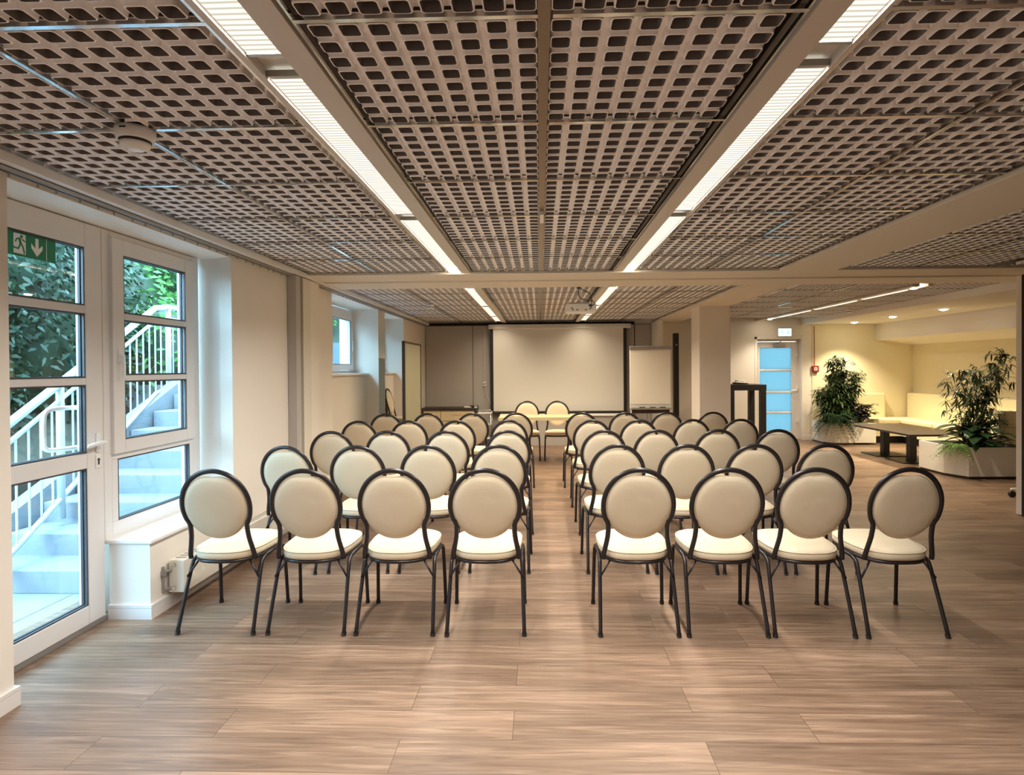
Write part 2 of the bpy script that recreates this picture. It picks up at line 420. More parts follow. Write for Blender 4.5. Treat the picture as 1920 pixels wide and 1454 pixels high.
SB = [(6.92, 8.55), (8.70, 10.2), (10.34, 11.35)]
channel(-.890, -.668, -.862, -.760, 6.45, YB, SB, 'far ceiling light strip in front of the left of the screen', 'ceiling light strips')
channel(.722, .922, .805, .905, 6.45, YB, SB, 'far ceiling light strip beside the hanging projector', 'ceiling light strips')
channel(4.37, 4.61, 4.455, 4.555, 6.85, YB, [(7.22, 8.2), (8.35, 9.6), (9.75, 11.0)], 'far right ceiling light strip leading towards the glazed door', 'ceiling light strips')
spot_lamp(-.81, 5.44, CZ-.002, label='recessed spot at the far end of the left near light strip')
spot_lamp(.86, 5.44, CZ-.002, label='recessed spot at the far end of the right near light strip')
spot_lamp(-.81, 6.74, CZ-.002, label='recessed spot at the near end of the far left light strip')
spot_lamp(.86, 6.74, CZ-.002, label='recessed spot at the near end of the strip above the projector')
spot_lamp(4.50, 7.03, CZ-.002, label='bright recessed spot at the near end of the far right light strip', watts=30)
spot_lamp(4.50, 11.35, CZ-.002, label='recessed spot at the far end of the right light strip above the door wall')
for i, (yy, lb) in enumerate(((8.78, 'nearest of three downlights in the plaster ceiling above the corner bench'), (10.02, 'middle one of three downlights above the corner bench'), (11.22, 'farthest of three downlights, near the potted plants at the back'))):
    spot_lamp(6.06, yy, 2.335, group='downlights above the corner bench', label=lb, watts=75, r=.055, warm=(1, .84, .55))

# ================================================================== LEFT WINDOWS AND GLASS DOOR
def lattice(xf, xb, y0, y1, z0, z1, holes):
    """white profile mesh in a plane of constant x: full rectangle minus holes (all holes share one y range)"""
    mb = MB(); hy0, hy1 = holes[0][0], holes[0][1]
    mb.box(xb, xf, y0, hy0, z0, z1); mb.box(xb, xf, hy1, y1, z0, z1)
    zs = sorted([(h[2], h[3]) for h in holes]); prev = z0
    for (a, c) in zs: mb.box(xb, xf, hy0, hy1, prev, a); prev = c
    mb.box(xb, xf, hy0, hy1, prev, z1)
    return mb
def seal(mb, x, h, t=.008, d=.012):
    y0, y1, z0, z1 = h
    mb.box(x-d, x, y0, y0+t, z0, z1); mb.box(x-d, x, y1-t, y1, z0, z1); mb.box(x-d, x, y0+t, y1-t, z0, z0+t); mb.box(x-d, x, y0+t, y1-t, z1-t, z1)
XD = -2.60
door = struct('door_1', (0, -.052, .018))
H = [(2.62, 3.28, .125, .915), (2.62, 3.28, 1.005, 1.395), (2.62, 3.28, 1.435, 1.805), (2.62, 3.28, 1.85, 2.185)]
lattice(XD, XD-.06, 2.505, 3.405, .015, 2.325, H).build('door_leaf', 'frame_white', door, bevel=.005)
MB().box(XD-.075, XD-.004, 2.54, 3.43, -.016, .013).build('threshold', 'grey_metal', door)
gk = MB(); [seal(gk, XD-.004, h) for h in H]; [seal(gk, XD-.024, h, .010, .014) for h in H]; gk.build('gasket', 'gasket', door)
for h in H: MB().box(XD-.034, XD-.028, *h).build('glass_pane', 'glass', door)
hd = MB(); hd.cyl((XD, 3.355, 1.055), (XD+.055, 3.355, 1.055), .010, 10); hd.tube(smooth_path([(XD+.05, 3.355, 1.055), (XD+.055, 3.30, 1.057), (XD+.052, 3.235, 1.05), (XD+.05, 3.225, 1.05)], 3), .010, 10)
hd.box(XD, XD+.008, 3.34, 3.372, 1.0, 1.11); h_ = hd.build('door_handle', 'white', door, smooth=False)
MB().box(XD, XD+.006, 3.338, 3.374, .905, .985).build('lock_plate', 'white', door, bevel=.002)
MB().cyl((XD+.004, 3.356, .955), (XD+.010, 3.356, .955), .008, 12).box(XD+.004, XD+.010, 3.352, 3.360, .925, .95).build('keyhole', 'gasket', door)
oh = MB(); X0 = XD-.10; oh.tube(smooth_path([(XD-.06, 3.33, 1.26), (X0, 3.33, 1.262), (X0, 3.18, 1.265), (X0, 3.12, 1.25), (X0, 3.105, 1.20), (X0, 3.105, 1.1), (X0, 3.115, 1.05), (X0, 3.18, 1.035), (XD-.06, 3.33, 1.035)], 5), .013, 10)
oh.build('pull_bar', 'white', door, smooth=True)
win = struct('window_1', (0, -.052, .02))
# outer frame of the fixed unit
fr = MB(); fr.box(XD-.07, XD-.004, 3.412, 3.475, .45, 2.325); fr.box(XD-.07, XD-.004, 4.29, 4.38, .45, 2.325); fr.box(XD-.07, XD-.004, 3.475, 4.29, 2.275, 2.325)
fr.box(XD-.07, XD-.004, 3.475, 4.29, .93, .99); fr.box(XD-.07, XD-.004, 3.475, 4.29, .45, .55)
fr.box(XD-.07, XD-.004, 3.475, 3.525, .55, .93); fr.box(XD-.07, XD-.004, 4.25, 4.29, .55, .93)
fr.build('window_frame', 'frame_white', win, bevel=.004)
HS = [(3.565, 4.19, 1.045, 1.41), (3.565, 4.19, 1.445, 1.79), (3.565, 4.19, 1.83, 2.19)]
lattice(XD+.018, XD-.05, 3.468, 4.285, .965, 2.285, HS).build('window_sash', 'frame_white', win, bevel=.005)
gk = MB(); [seal(gk, XD+.014, h) for h in HS]; [seal(gk, XD-.011, h, .010, .014) for h in HS]; seal(gk, XD-.024, (3.525, 4.25, .55, .93), .010, .014); seal(gk, XD-.006, (3.525, 4.25, .55, .93)); gk.build('gasket', 'gasket', win)
for h in HS: MB().box(XD-.022, XD-.016, *h).build('glass_pane', 'glass', win)
MB().box(XD-.034, XD-.028, 3.525, 4.25, .55, .93).build('glass_pane', 'glass', win)
wh = MB(); wh.box(XD+.018, XD+.028, 3.50, 3.53, 1.52, 1.60); wh.box(XD+.028, XD+.045, 3.505, 3.525, 1.55, 1.57); wh.tube([(XD+.045, 3.515, 1.57), (XD+.05, 3.515, 1.50), (XD+.047, 3.515, 1.43)], .009, 8); wh.build('window_handle', 'white', win)
MB().box(XD-.02, XL+.02, 3.372, 4.366, .453, .474).build('trim_1', 'white', kind='structure', bevel=.004)     # sill board
MB().box(-2.44, XL+.006, 4.325, 4.367, .475, 2.349).build('trim_2', 'wall', kind='structure', bevel=.004)     # reveal return
# back-left windows
def back_window(name, y0, y1, mull):
    o = struct(name); x = -2.72
    fr = MB(); fr.box(x-.07, x, y0, y0+.06, 1.43, 2.335); fr.box(x-.07, x, y1-.06, y1, 1.43, 2.335); fr.box(x-.07, x, y0+.06, y1-.06, 2.275, 2.335); fr.box(x-.07, x, y0+.06, y1-.06, 1.43, 1.48)
    fr.build('window_frame', 'frame_white', o, bevel=.004)
    edges = [y0+.06]+mull+[y1-.06]
    for a, c in zip(edges[:-1], edges[1:]):
        h = (a+.085, c-.085, 1.56, 2.19)
        lattice(x+.018, x-.05, a+.004, c-.004, 1.483, 2.272, [h]).build('window_sash', 'frame_white', o, bevel=.004)
        gk = MB(); seal(gk, x+.014, h); gk.build('gasket', 'gasket', o)
        MB().box(x-.022, x-.016, *h).build('glass_pane', 'glass', o)
        MB().box(x+.018, x+.03, c-.06, c-.035, 1.75, 1.90).build('window_handle', 'white', o)
    return o
back_window('window_2', 6.45, 8.325, [7.37])
back_window('window_3', 8.67, 9.87, [9.27])
MB().box(-2.73, -2.49, 6.452, 8.323, 1.412, 1.438).build('trim_3', 'white', kind='structure', bevel=.004)
MB().box(-2.73, -2.49, 8.672, 9.868, 1.412, 1.438).build('trim_4', 'white', kind='structure', bevel=.004)
# exit sign stuck on the door glass
def flat_poly(mb, x, pts, t=.0012):
    mb.extr([(x, p[0], p[1]) for p in pts], (t, 0, 0))
sg = thing('exit_sign', 'green emergency exit sign with running man and down arrow on the glass door', 'exit sign', (-2.620, 2.885, 2.075))
SX = -.0065+.0; 
m_ = MB(); m_.box(0, .003, -.165, .165, 0, .125); m_.build('sign_plate', 'green_sign', sg)
m_ = MB(); flat_poly(m_, .003, [(-.085, .012), (-.017, .012), (-.017, .112), (-.085, .112)])
flat_poly(m_, .003, [(.040, .108), (.058, .108), (.058, .055), (.082, .078), (.082, .055), (.049, .015), (.016, .055), (.016, .078), (.040, .055)])
m_.box(.003, .0042, .106, .108, .0, .125)
m_.build('white_symbols', 'sign_white', sg)
m_ = MB()
def circ(cy, cz, r): return [(cy+r*math.cos(a*PI/6), cz+r*math.sin(a*PI/6)) for a in range(12)]
flat_poly(m_, .0043, circ(-.041, .100, .0075))
flat_poly(m_, .0043, [(-.058, .090), (-.042, .092), (-.034, .080), (-.020, .074), (-.019, .079), (-.034, .088), (-.044, .093)])      # shoulders and leading arm
flat_poly(m_, .0043, [(-.060, .092), (-.046, .092), (-.040, .062), (-.052, .058)])      # torso
flat_poly(m_, .0043, [(-.060, .092), (-.072, .084), (-.078, .068), (-.072, .067), (-.067, .080), (-.056, .086)])   # trailing arm
flat_poly(m_, .0043, [(-.052, .060), (-.062, .040), (-.086, .044), (-.086, .036), (-.058, .032), (-.044, .058)])   # trailing leg
flat_poly(m_, .0043, [(-.046, .062), (-.036, .045), (-.030, .018), (-.024, .014), (-.022, .018), (-.029, .048), (-.040, .066)])    # leading leg
m_.build('running_figure', 'green_sign', sg)
# curtain track with gliders
ct = thing('curtain_track', 'slim grey curtain track with small gliders along the left ceiling edge', 'curtain track', (-2.315, 0, 2.385))
tm = MB(); tm.box(-.016, -.010, -2.5, YB-.2, -.022, 0); tm.box(.010, .016, -2.5, YB-.2, -.022, 0); tm.box(-.016, .016, -2.5, YB-.2, -.004, 0)
tm.build('rail', 'grey_metal', ct)
for i in range(54):
    yy = 2.35+i*.125+random.uniform(-.02, .02)
    if 5.35 < yy < 6.5: continue
    MB().box(-.003, .003, yy-.004, yy+.004, -.042, -.018).build('glider', 'grey_metal', ct)
# radiator under the window
rd = thing('radiator', 'low cream convector radiator under the left window', 'radiator', (-2.345, 3.53, .10))
MB().box(.012, .112, 0, 1.55, 0, .205).build('body', 'radiator', rd, bevel=.006)
gr = MB()
for i in range(36): gr.box(.030, .095, .04+i*.042, .056+i*.042, .2052, .2075)
gr.build('grille', 'grey_metal', rd)
hl = MB()
for i in range(14):
    MB().cyl((.1115, .10+i*.10, .08), (.1135, .10+i*.10, .08), .013, 12).build('front_hole', 'paper', rd)
for z in (.03, .175): MB().cyl((.045, -.006, z), (.045, .004, z), .012, 14).build('bolt', 'steel', rd)
vv = MB(); vv.cyl((.0, -.035, .02), (.0, -.035, .175), .009, 10); vv.cyl((.0, -.035, .15), (.0, -.035, .12), .018, 12); vv.cyl((.0, -.035, .14), (.03, .003, .14), .008, 8); vv.cyl((-.004, -.035, .03), (.03, .003, .03), .008, 8)
vv.build('valve', 'grey_metal', rd)
for yy in (.2, 1.3): MB().box(-.004, .014, yy, yy+.03, .02, .19).build('wall_bracket', 'grey_metal', rd)

# ================================================================== FOLDING PARTITIONS
def partition(name, loc, label, w_, d_, parts):
    t = thing(name, label, 'folding wall', loc)
    for (nm, a, m) in parts: MB().box(*a).build(nm, m, t, bevel=.003)
    return t
partition('folding_partition', (XL, 5.30, 0), 'folded beige partition wall stack with dark slot on the left wall', 0, 0, [
    ('end_profile', (.002, .085, 0, .10, 0, 2.375), 'wall_grey'), ('dark_slot', (.002, .055, .10, .15, 0, 2.375), 'gap'),
    ('panel', (.002, .09, .15, .33, 0, 2.375), 'beam'), ('panel', (.002, .085, .34, .56, 0, 2.375), 'wall')])
partition('folding_partition', (4.70, 5.63, 0), 'edge of white folded partition wall at the right border', 0, 0, [
    ('dark_edge', (0, .03, 0, .10, .01, 2.37), 'gap'), ('panel', (.03, .9, 0, .09, .01, 2.37), 'beam'), ('panel', (.03, .9, .12, .20, .01, 2.37), 'wall')])
# grey wall panels on the back wall
for i, (a, c) in enumerate(((-2.34, -1.375), (-1.365, -.99), (-.98, 1.66), (1.67, 1.925), (1.94, 2.26))):
    MB().box(a, c, YB-.05, YB-.003, .04, 2.37).build('wall_back_panel', 'wall_grey', wb, bevel=.002)
MB().box(-2.34, 1.93, YB-.055, YB-.003, 2.375, CZ-.005).build('head_track', 'gap', wb)
MB().box(1.925, 1.94, YB-.056, YB-.003, .04, 2.37).build('dark_seam', 'gap', wb)
MB().box(-1.375, -1.365, YB-.045, YB-.003, .04, 2.37).build('dark_seam', 'gap', wb)
MB().box(2.27, 2.36, YB-.75, YB-.003, 0, CZ-.03).build('wall_return', 'wall', wb)

# ================================================================== PROJECTION SCREEN
ps = thing('projection_screen', 'large pull-down projection screen with black borders on the back wall', 'projection screen', (.373, 11.60, 0))
MB().box(-1.40, 1.46, -.05, .06, 2.29, 2.38).build('screen_case', 'plastic_white', ps, bevel=.01)
MB().box(-1.375, 1.375, 0, .004, .60, 2.29).build('black_border', 'black', ps)
MB().box(-1.31, 1.31, -.003, -.0005, .625, 2.29).build('screen_surface', 'screen', ps)
MB().cyl((-1.38, 0, .598), (1.38, 0, .598), .014, 12).build('bottom_bar', 'black', ps)
MB().box(-1.3, -1.26, .06, .15, 2.3, 2.36).box(1.26, 1.3, .06, .15, 2.3, 2.36).build('mount_bracket', 'grey_metal', ps)
wc = thing('screen_switch', 'small white switch box hanging on a thin cord left of the screen', 'switch', (-1.125, 11.71, 1.18))
MB().box(-.028, .028, -.02, .02, -.045, .045).build('switch_box', 'plastic_white', wc, bevel=.006)
MB().box(-.010, .010, -.024, -.02, -.02, .015).build('rocker', 'black', wc)
MB().cyl((0, 0, .045), (0.0, 0, 1.14), .004, 6).build('cord', 'plastic_white', wc)
MB().tube(smooth_path([(0, 0, -.045), (.05, 0, -.25), (.13, -.05, -.45), (.2, -.06, -.62)], 5), .004, 6).build('cord', 'plastic_white', wc)
# projector
pj = thing('projector', 'white ceiling projector hanging below the cross band with looped cables', 'projector', (.466, 6.60, 2.12))
MB().box(-.165, .175, -.13, .13, 0, .095).build('body', 'plastic_white', pj, bevel=.012)
MB().cyl((.09, .10, .05), (.09, .16, .05), .035, 18).build('lens', 'black', pj)
pp = MB(); [pp.box(a, a+.022, -.1325, -.129, z, z+.010) for a, z in ((-.10, .02), (-.05, .02), (.045, .02), (-.11, .04))]; pp.box(.09, .125, -.136, -.129, .062, .085); pp.build('ports', 'black', pj)
MB().box(-.13, .10, -.09, .09, .096, .112).build('mount_plate', 'grey_metal', pj)
MB().cyl((0, 0, .11), (0, 0, CZ-2.12-.001), .018, 12).build('mount_pole', 'plastic_white', pj, smooth=False)
MB().box(-.06, .06, -.06, .06, CZ-2.12-.02, CZ-2.12-.002).build('ceiling_plate', 'plastic_white', pj)
cb = MB(); cb.box(-.045, .0, -.16, -.12, .262, .29)
cb.tube(smooth_path([(-.02, -.14, .265), (-.025, -.14, .2), (.0, -.15, .15), (.06, -.16, .125), (.13, -.16, .12), (.15, -.16, .095), (.13, -.145, .07), (.11, -.132, .07)], 5), .0045, 6)
cb.tube(smooth_path([(-.01, -.14, .265), (.05, -.15, .23), (.10, -.16, .20), (.115, -.16, .15), (.12, -.16, .10), (.112, -.15, .05), (.10, -.13, .03)], 5), .0045, 6)
cb.build('cable', 'black', pj)
# smoke detector
def detector(x, y, label, sc=1.0):
    t = thing('smoke_detector', label, 'smoke detector', (x, y, CZ-.002), 0); t.scale = (sc, sc, sc)
    MB().lathe([(.070, 0), (.070, -.022), (.064, -.040), (.058, -.044)], n=32).build('base', 'plastic_white', t, smooth=True)
    MB().lathe([(.056, -.043), (.054, -.054)], n=32).build('vent_slot', 'black', t, smooth=True)
    MB().lathe([(.055, -.054), (.050, -.064), (.036, -.070), (.030, -.078), (.010, -.080)], n=32).build('sensor_cap', 'plastic_white', t, smooth=True)
    MB().box(-.012, .012, -.0705, -.0675, -.018, -.012).build('marking', 'black', t)
    return t
detector(-1.565, 2.20, 'round white smoke detector at a tile corner near the glass door')
detector(-1.577, 8.3, 'small far smoke detector on the ceiling before the grey wall panels', .8)
detector(5.1, 9.6, 'small smoke detector in the ceiling right of the far right light strip', .8)
MB().box(.008, .030, 3.42, 3.62, CZ-.028, CZ-.004).build('ceiling_clip', 'white')
tag(bpy.data.objects['ceiling_clip'], 'short white clip on the centre metal strip of the ceiling', 'clip')

# ================================================================== CHAIRS
def chair_proto():
    t = thing('banquet_chair', '', 'chair')
    yb = lambda z: -.135-.2115*(z-.40)
    # back frame
    L = [(-.188, .400), (-.186, .43), (-.176, .48), (-.166, .535), (-.172, .58)]
    arc = []
    for k in range(0, 25):
        a = math.radians(212-k*(244/24)); arc.append((.194*math.cos(a), .712+.203*math.sin(a)))
    Rr = [(-x, z) for x, z in reversed(L)]
    pts = [(x, yb(z), z) for x, z in L[:4]+arc+Rr[1:]]
    MB().tube(smooth_path(pts, 2), .0115, 8, flat=(1.0, 1.25)).build('back_frame', 'tube', t, smooth=True)
    # oval back pad with a hand-hold dip at the top
    mb = MB(); n = 48; prof = [(0, .024), (.5, .023), (.8, .019), (.94, .012), (1.0, 0), (.94, -.012), (.8, -.017), (.5, -.019), (0, -.020)]
    vs = []; fs = []
    for i, (rr, d) in enumerate(prof):
        for j in range(n):
            a = 2*PI*j/n; dz = -.016*math.exp(-((a-PI/2)/.24)**2)*rr**4
            x = .181*rr*math.cos(a); z = .708+.187*rr*math.sin(a)+dz
            vs.append((x, yb(z)-d, z))
    for i in range(len(prof)-1):
        for j in range(n): fs.append((i*n+j, i*n+(j+1) % n, (i+1)*n+(j+1) % n, (i+1)*n+j))
    mb.add(vs, fs); bp_ = mb.build('backrest', 'fabric', t, smooth=True)
    ed = []
    for j in range(n):
        a = 2*PI*j/n; dz = -.016*math.exp(-((a-PI/2)/.24)**2); z = .708+.1855*math.sin(a)+dz; ed.append((.1795*math.cos(a), yb(z), z))
    MB().tube(ed, .0035, 6, closed=True).build('piping', 'fabric', bp_, smooth=True)
    # seat
    def outline(s, k=44):
        out = []
        for j in range(k):
            a = 2*PI*j/k; c, sn = math.cos(a), math.sin(a); e = .58
            x = math.copysign(abs(c)**e, c); y_ = math.copysign(abs(sn)**e, sn)
            wd = .212-.022*(1-(y_+1)/2)**1.0
            yy = .048+.243*y_
            if y_ < 0: yy += .03*abs(x)**2*(-y_)*1.0
            else: yy -= .02*abs(x)**2*y_
            out.append((x*wd*s, (yy-.048)*s+.048))
        return out
    k = 44; prof = [(.0, .402), (.93, .402), (.985, .408), (1.0, .420), (1.0, .436), (.985, .447), (.93, .456), (.75, .463), (.4, .467), (0, .468)]
    vs = []; fs = []
    for s, z in prof: vs += [(p[0], p[1], z) for p in outline(s)]
    for i in range(len(prof)-1):
        for j in range(k): fs.append((i*k+j, i*k+(j+1) % k, (i+1)*k+(j+1) % k, (i+1)*k+j))
    st = MB().add(vs, fs).build('seat', 'fabric', t, smooth=True)
    MB().tube([(p[0], p[1], .4465) for p in outline(.992)], .0032, 6, closed=True).build('piping', 'fabric', st, smooth=True)
    MB().tube([(p[0], p[1], .394) for p in outline(.95)], .0105, 8, closed=True).build('seat_frame', 'tube', t, smooth=True)
    for s in (-1, 1):
        fl = smooth_path([(s*.216, .225, .012), (s*.212, .212, .20), (s*.208, .200, .335), (s*.206, .186, .372), (s*.204, .15, .386)], 4)
        l1 = MB().tube(fl, .0112, 8).build('leg', 'tube', t, smooth=True)
        rl = smooth_path([(s*.216, -.225, .012), (s*.210, -.155, .20), (s*.205, -.098, .345), (s*.203, -.075, .375), (s*.202, -.03, .388)], 4)
        l2 = MB().tube(rl, .0112, 8).build('leg', 'tube', t, smooth=True)
        MB().cyl((s*.216, .225, 0), (s*.216, .2245, .02), .0135, 10).build('foot_cap', 'black', l1)
        MB().cyl((s*.216, -.226, 0), (s*.216, -.218, .02), .0135, 10).build('foot_cap', 'black', l2)
        MB().tube([(s*.202, .16, .386), (s*.201, .06, .389), (s*.202, -.04, .388)], .0112, 8).tube([(s*.2085, -.14, .245+.05), (s*.15, -.12, .385)], .006, 6).build('side_rail', 'tube', t, smooth=True)
    return t
proto = chair_proto(); used = [False]
def chair(x, y, rz, label, group):
    o = proto if not used[0] else copy_tree(proto); used[0] = True
    o.location = (x, y, 0); o.rotation_euler = (0, 0, rz); o.scale = (1.0, 1.0, 1.014); o['label'] = label; o['category'] = 'chair'; o['group'] = group
    return o
RN = ['nearest row', 'second row', 'third row', 'fourth row', 'farthest row']
ROWS = [
 (3.402, [-1.838, -1.323, -.823, -.316, .543, 1.031, 1.504, 1.999]),
 (4.37, [-1.84, -1.34, -.82, -.30, .55, 1.05, 1.54, 2.04]),
 (5.35, [-1.88, -1.38, -.84, -.30, .56, 1.04, 1.58, 2.09]),
 (6.365, [-1.95, -1.42, -.89, -.33, .56, 1.06, 1.61, 2.12]),
 (7.37, [-1.94, -1.40, -.85, -.30, .52, 1.06, 1.57, 2.12])]
LP = ['leftmost chair, closest to the windows', 'second chair from the window side', 'second chair left of the aisle', 'chair directly left of the aisle']
RP = ['chair directly right of the aisle', 'second chair right of the aisle', 'second chair from the right end', 'rightmost chair']
YAW = [0, 0, 0, .02, 0, 0, -.01, .02,   -.08, .02, .0, -.02, .03, .0, -.02, .0]
for r, (yy, xs) in enumerate(ROWS):
    for i, x in enumerate(xs):
        rz = (YAW+[random.uniform(-.04, .04) for _ in range(40)])[r*8+i] if r < 2 else random.uniform(-.04, .04)
        side = LP[i] if i < 4 else RP[i-4]
        look = 'cream oval-back banquet chair, '
        chair(x, yy+(random.uniform(-.015, .015) if r else (0)), rz, look+side+', '+RN[r], 'audience chairs left of the aisle' if i < 4 else 'audience chairs right of the aisle')
chair(-.22, 9.46, PI, 'cream oval-back chair facing the audience behind the table, left one', 'chairs behind the presenter table')
chair(.29, 9.46, PI, 'cream oval-back chair facing the audience behind the table, right one', 'chairs behind the presenter table')
# stacked chairs in the niche, seen past the pillar
SL = ['bottom chair of the stack behind the pillar in the window niche', 'middle chair of the stack behind the pillar in the window niche', 'top chair of the stack behind the pillar in the window niche']
for i in range(3):
    c = chair(-2.285+i*.012, 9.36, -PI/2, SL[i], 'stacked chairs behind the pillar')
    c.location.z = i*.12; 

# ================================================================== PRESENTER TABLE AND BACK-WALL FURNITURE
tb = thing('presenter_table', 'light wood table in front of the projection screen', 'table', (.02, 8.98, 0))
MB().box(-.65, .65, -.30, .24, .705, .745).build('tabletop', 'oak', tb, bevel=.004)
MB().box(-.655, .655, -.306, -.30, .700, .748).box(-.655, .655, .24, .246, .700, .748).build('edge_band', 'cream_board', tb)
for s in (-1, 1):
    MB().box(s*.55-.03, s*.55+.03, -.03, .03, .03, .705).build('leg', 'grey_metal', tb)
    MB().box(s*.55-.03, s*.55+.03, -.27, .21, 0, .03).build('foot', 'grey_metal', tb, bevel=.006)
sb = thing('sideboard', 'low cream sideboard with dark top and drawers against the grey wall', 'sideboard', (-1.79, 11.46, 0))
MB().box(-.54, .54, -.26, .26, .675, .72).box(-.54, -.505, -.26, .26, .0, .675).box(.505, .54, -.26, .26, 0, .675).build('dark_frame', 'darkwood', sb, bevel=.003)
MB().box(-.503, .503, -.22, .25, .05, .672).build('cabinet_body', 'cream_board', sb)
for j in range(3):
    z0 = .07+j*.2
    for (a, c) in ((-.495, -.17), (-.155, .495)):
        d = MB().box(a, c, -.24, -.221, z0, z0+.19).build('drawer', 'cream_board', sb, bevel=.003)
        MB().box((a+c)/2-.10, (a+c)/2+.10, -.250, -.241, z0+.12, z0+.14).build('drawer_handle', 'oak', d)
l_ = MB().box(-1.50, -1.36, 11.32, 11.50, .721, .74).build('paper_stack', 'paper'); tag(l_, 'small pile of white papers on the dark sideboard top', 'papers')
l_ = thing('flat_device', 'closed black device lying on the sideboard beside the papers', 'device', (-1.60+.42, 0, 0))
l_.location = (-1.30, 11.45, .7205); MB().box(-.13+.03, .13-.10+.03, -.11, .11, 0, .035).build('body', 'black', l_, bevel=.008); MB().box(-.02, .03, -.09, .05, .0355, .042).build('lid_edge', 'grey_metal', l_)
MB2 = thing('handset', 'small light grey handset lying at the right end of the sideboard', 'handset', (-1.265+.0, 11.30, .7205))
MB().box(-.03, .03, -.06, .06, 0, .02).build('base', 'plastic_white', MB2, bevel=.004); MB().box(-.022, .022, -.055, .055, .0205, .038).build('handset', 'grey_metal', MB2, bevel=.005)
tr = thing('media_trolley', 'silver tube media trolley with glass shelves left of the screen', 'trolley', (-1.06, 11.05, 0))
for (sx, sy) in ((-.12, -.14), (.12, -.14), (-.12, .14), (.12, .14)):
    p = MB().cyl((sx, sy, .045), (sx, sy, .66), .010, 10).build('post', 'steel', tr, smooth=True)
    MB().cyl((sx-.012, sy, .022), (sx+.012, sy, .022), .022, 12).build('castor', 'black', p)
for z in (.15, .42, .63): 
    MB().box(-.13, .13, -.15, .15, z, z+.012).build('shelf', 'plastic_white', tr)
MB().tube([(-.12, -.14, .66), (-.12, -.14, .70), (.12, -.14, .70), (.12, -.14, .66)], .009, 8).build('push_bar', 'steel', tr)
lc = thing('low_cabinet', 'long low dark grey unit with white top edge beneath the screen', 'cabinet', (.30, 11.22, 0))
MB().box(-1.05, 1.30, -.16, .16, .0, .565).build('body', 'wall_grey', lc)
MB().box(-1.08, 1.33, -.19, .18, .567, .59).build('top', 'plastic_white', lc, bevel=.003)
# flipchart
fc = thing('flipchart', 'flipchart easel with blank white paper right of the screen', 'flipchart', (1.905, 9.95, 0))
MB().box(-.355, .355, 0, .02, .78, 1.86).build('board', 'plastic_white', fc, bevel=.006)
MB().box(-.34, .34, -.010, -.001, .86, 1.80).build('paper_pad', 'paper', fc)
MB().box(-.36, .36, -.035, .005, 1.80, 1.855).build('clamp_bar', 'grey_metal', fc, bevel=.006)
MB().box(-.345, .345, -.07, -.012, .775, .80).build('pen_tray', 'grey_metal', fc, bevel=.003)
MB().box(-.34, .34, -.012, -.001, .70, .765).build('lower_rail', 'darkwood', fc)
for s in (-1, 1): MB().tube([(s*.33, .0, .80), (s*.36, -.05, 0)], .012, 8).build('leg', 'plastic_white', fc)
MB().tube([(0, .03, 1.5), (0, .55, 0)], .012, 8).build('leg', 'grey_metal', fc)
for i, x in enumerate((-.15, .03, .2)): 
    m = MB().cyl((x-.05, -.04, .806), (x+.05, -.04, .806), .008, 8).build('marker_pen', 'black'); m.location = (1.905, 9.95, 0)
    tag(m, ['leftmost', 'middle', 'rightmost'][i]+' black marker pen lying on the flipchart tray', 'pen', 'pens on the flipchart tray')
bp = thing('black_panel', 'tall slim black vertical panel between the flipchart and the column', 'black panel', (2.435, 10.35, 0))
MB().box(-.045, .045, -.05, .05, 0, 2.10).build('body', 'black', bp, bevel=.004)
MB().box(-.014, .014, -.053, -.05, 1.88, 1.90).build('badge', 'steel', bp)
# pinboard by the second niche
pb = thing('pinboard', 'tall olive beige pinboard on feet standing by the second back window', 'pinboard', (-1.885, 8.44, 0))
pb.rotation_euler = (0, 0, math.radians(1.0)); pb.scale = (1, 1, .975)
MB().box(-.012, .012, -.55, .58, .55-.35, 1.905).build('board', 'pinboard', pb)
fr = MB(); fr.box(-.02, .02, -.58, -.55, .02, 1.93); fr.box(-.02, .02, .58, .61, .02, 1.93); fr.box(-.02, .02, -.55, .58, 1.905, 1.93); fr.box(-.02, .02, -.55, .58, .17, .20)
fr.build('board_frame', 'darkwood', pb)
for yy in (-.565, .595): MB().box(-.20, .20, yy-.015, yy+.015, 0, .03).build('foot', 'grey_metal', pb)
# bar table and telephone
bt = thing('bar_table', 'high black bar table between the column and the glazed door', 'bar table', (3.80, 10.75, 0))
MB().box(-.40, .27, -.33, .33, 1.065, 1.17).build('tabletop', 'black', bt, bevel=.004)
for (a, c) in ((-.40, -.33), (.16, .27), (-.40, -.33), (.16, .27)): pass
for (a, sy) in ((-.40, -.33), (.165, -.33), (-.40, .23), (.165, .23)): MB().box(a, a+.10, sy, sy+.10, 0, 1.065).build('leg', 'black', bt, bevel=.003)
tp = thing('telephone', 'white desk telephone standing on the black bar table', 'telephone', (3.68, 10.62, 1.172))
MB().extr([(-.11, -.08, 0), (.11, -.08, 0), (.11, -.08, .02), (-.11, -.08, .035)], (0, .2, 0)).build('base', 'black', tp)
MB().tube([(-.10, .0, .055), (-.05, .0, .075), (.03, .0, .068), (.07, .0, .045)], [.018, .012, .012, .016], 8).build('handset', 'plastic_white', tp, smooth=True)
MB().box(-.03, .10, -.07, .08, .030, .034).build('keypad', 'plastic_white', tp)

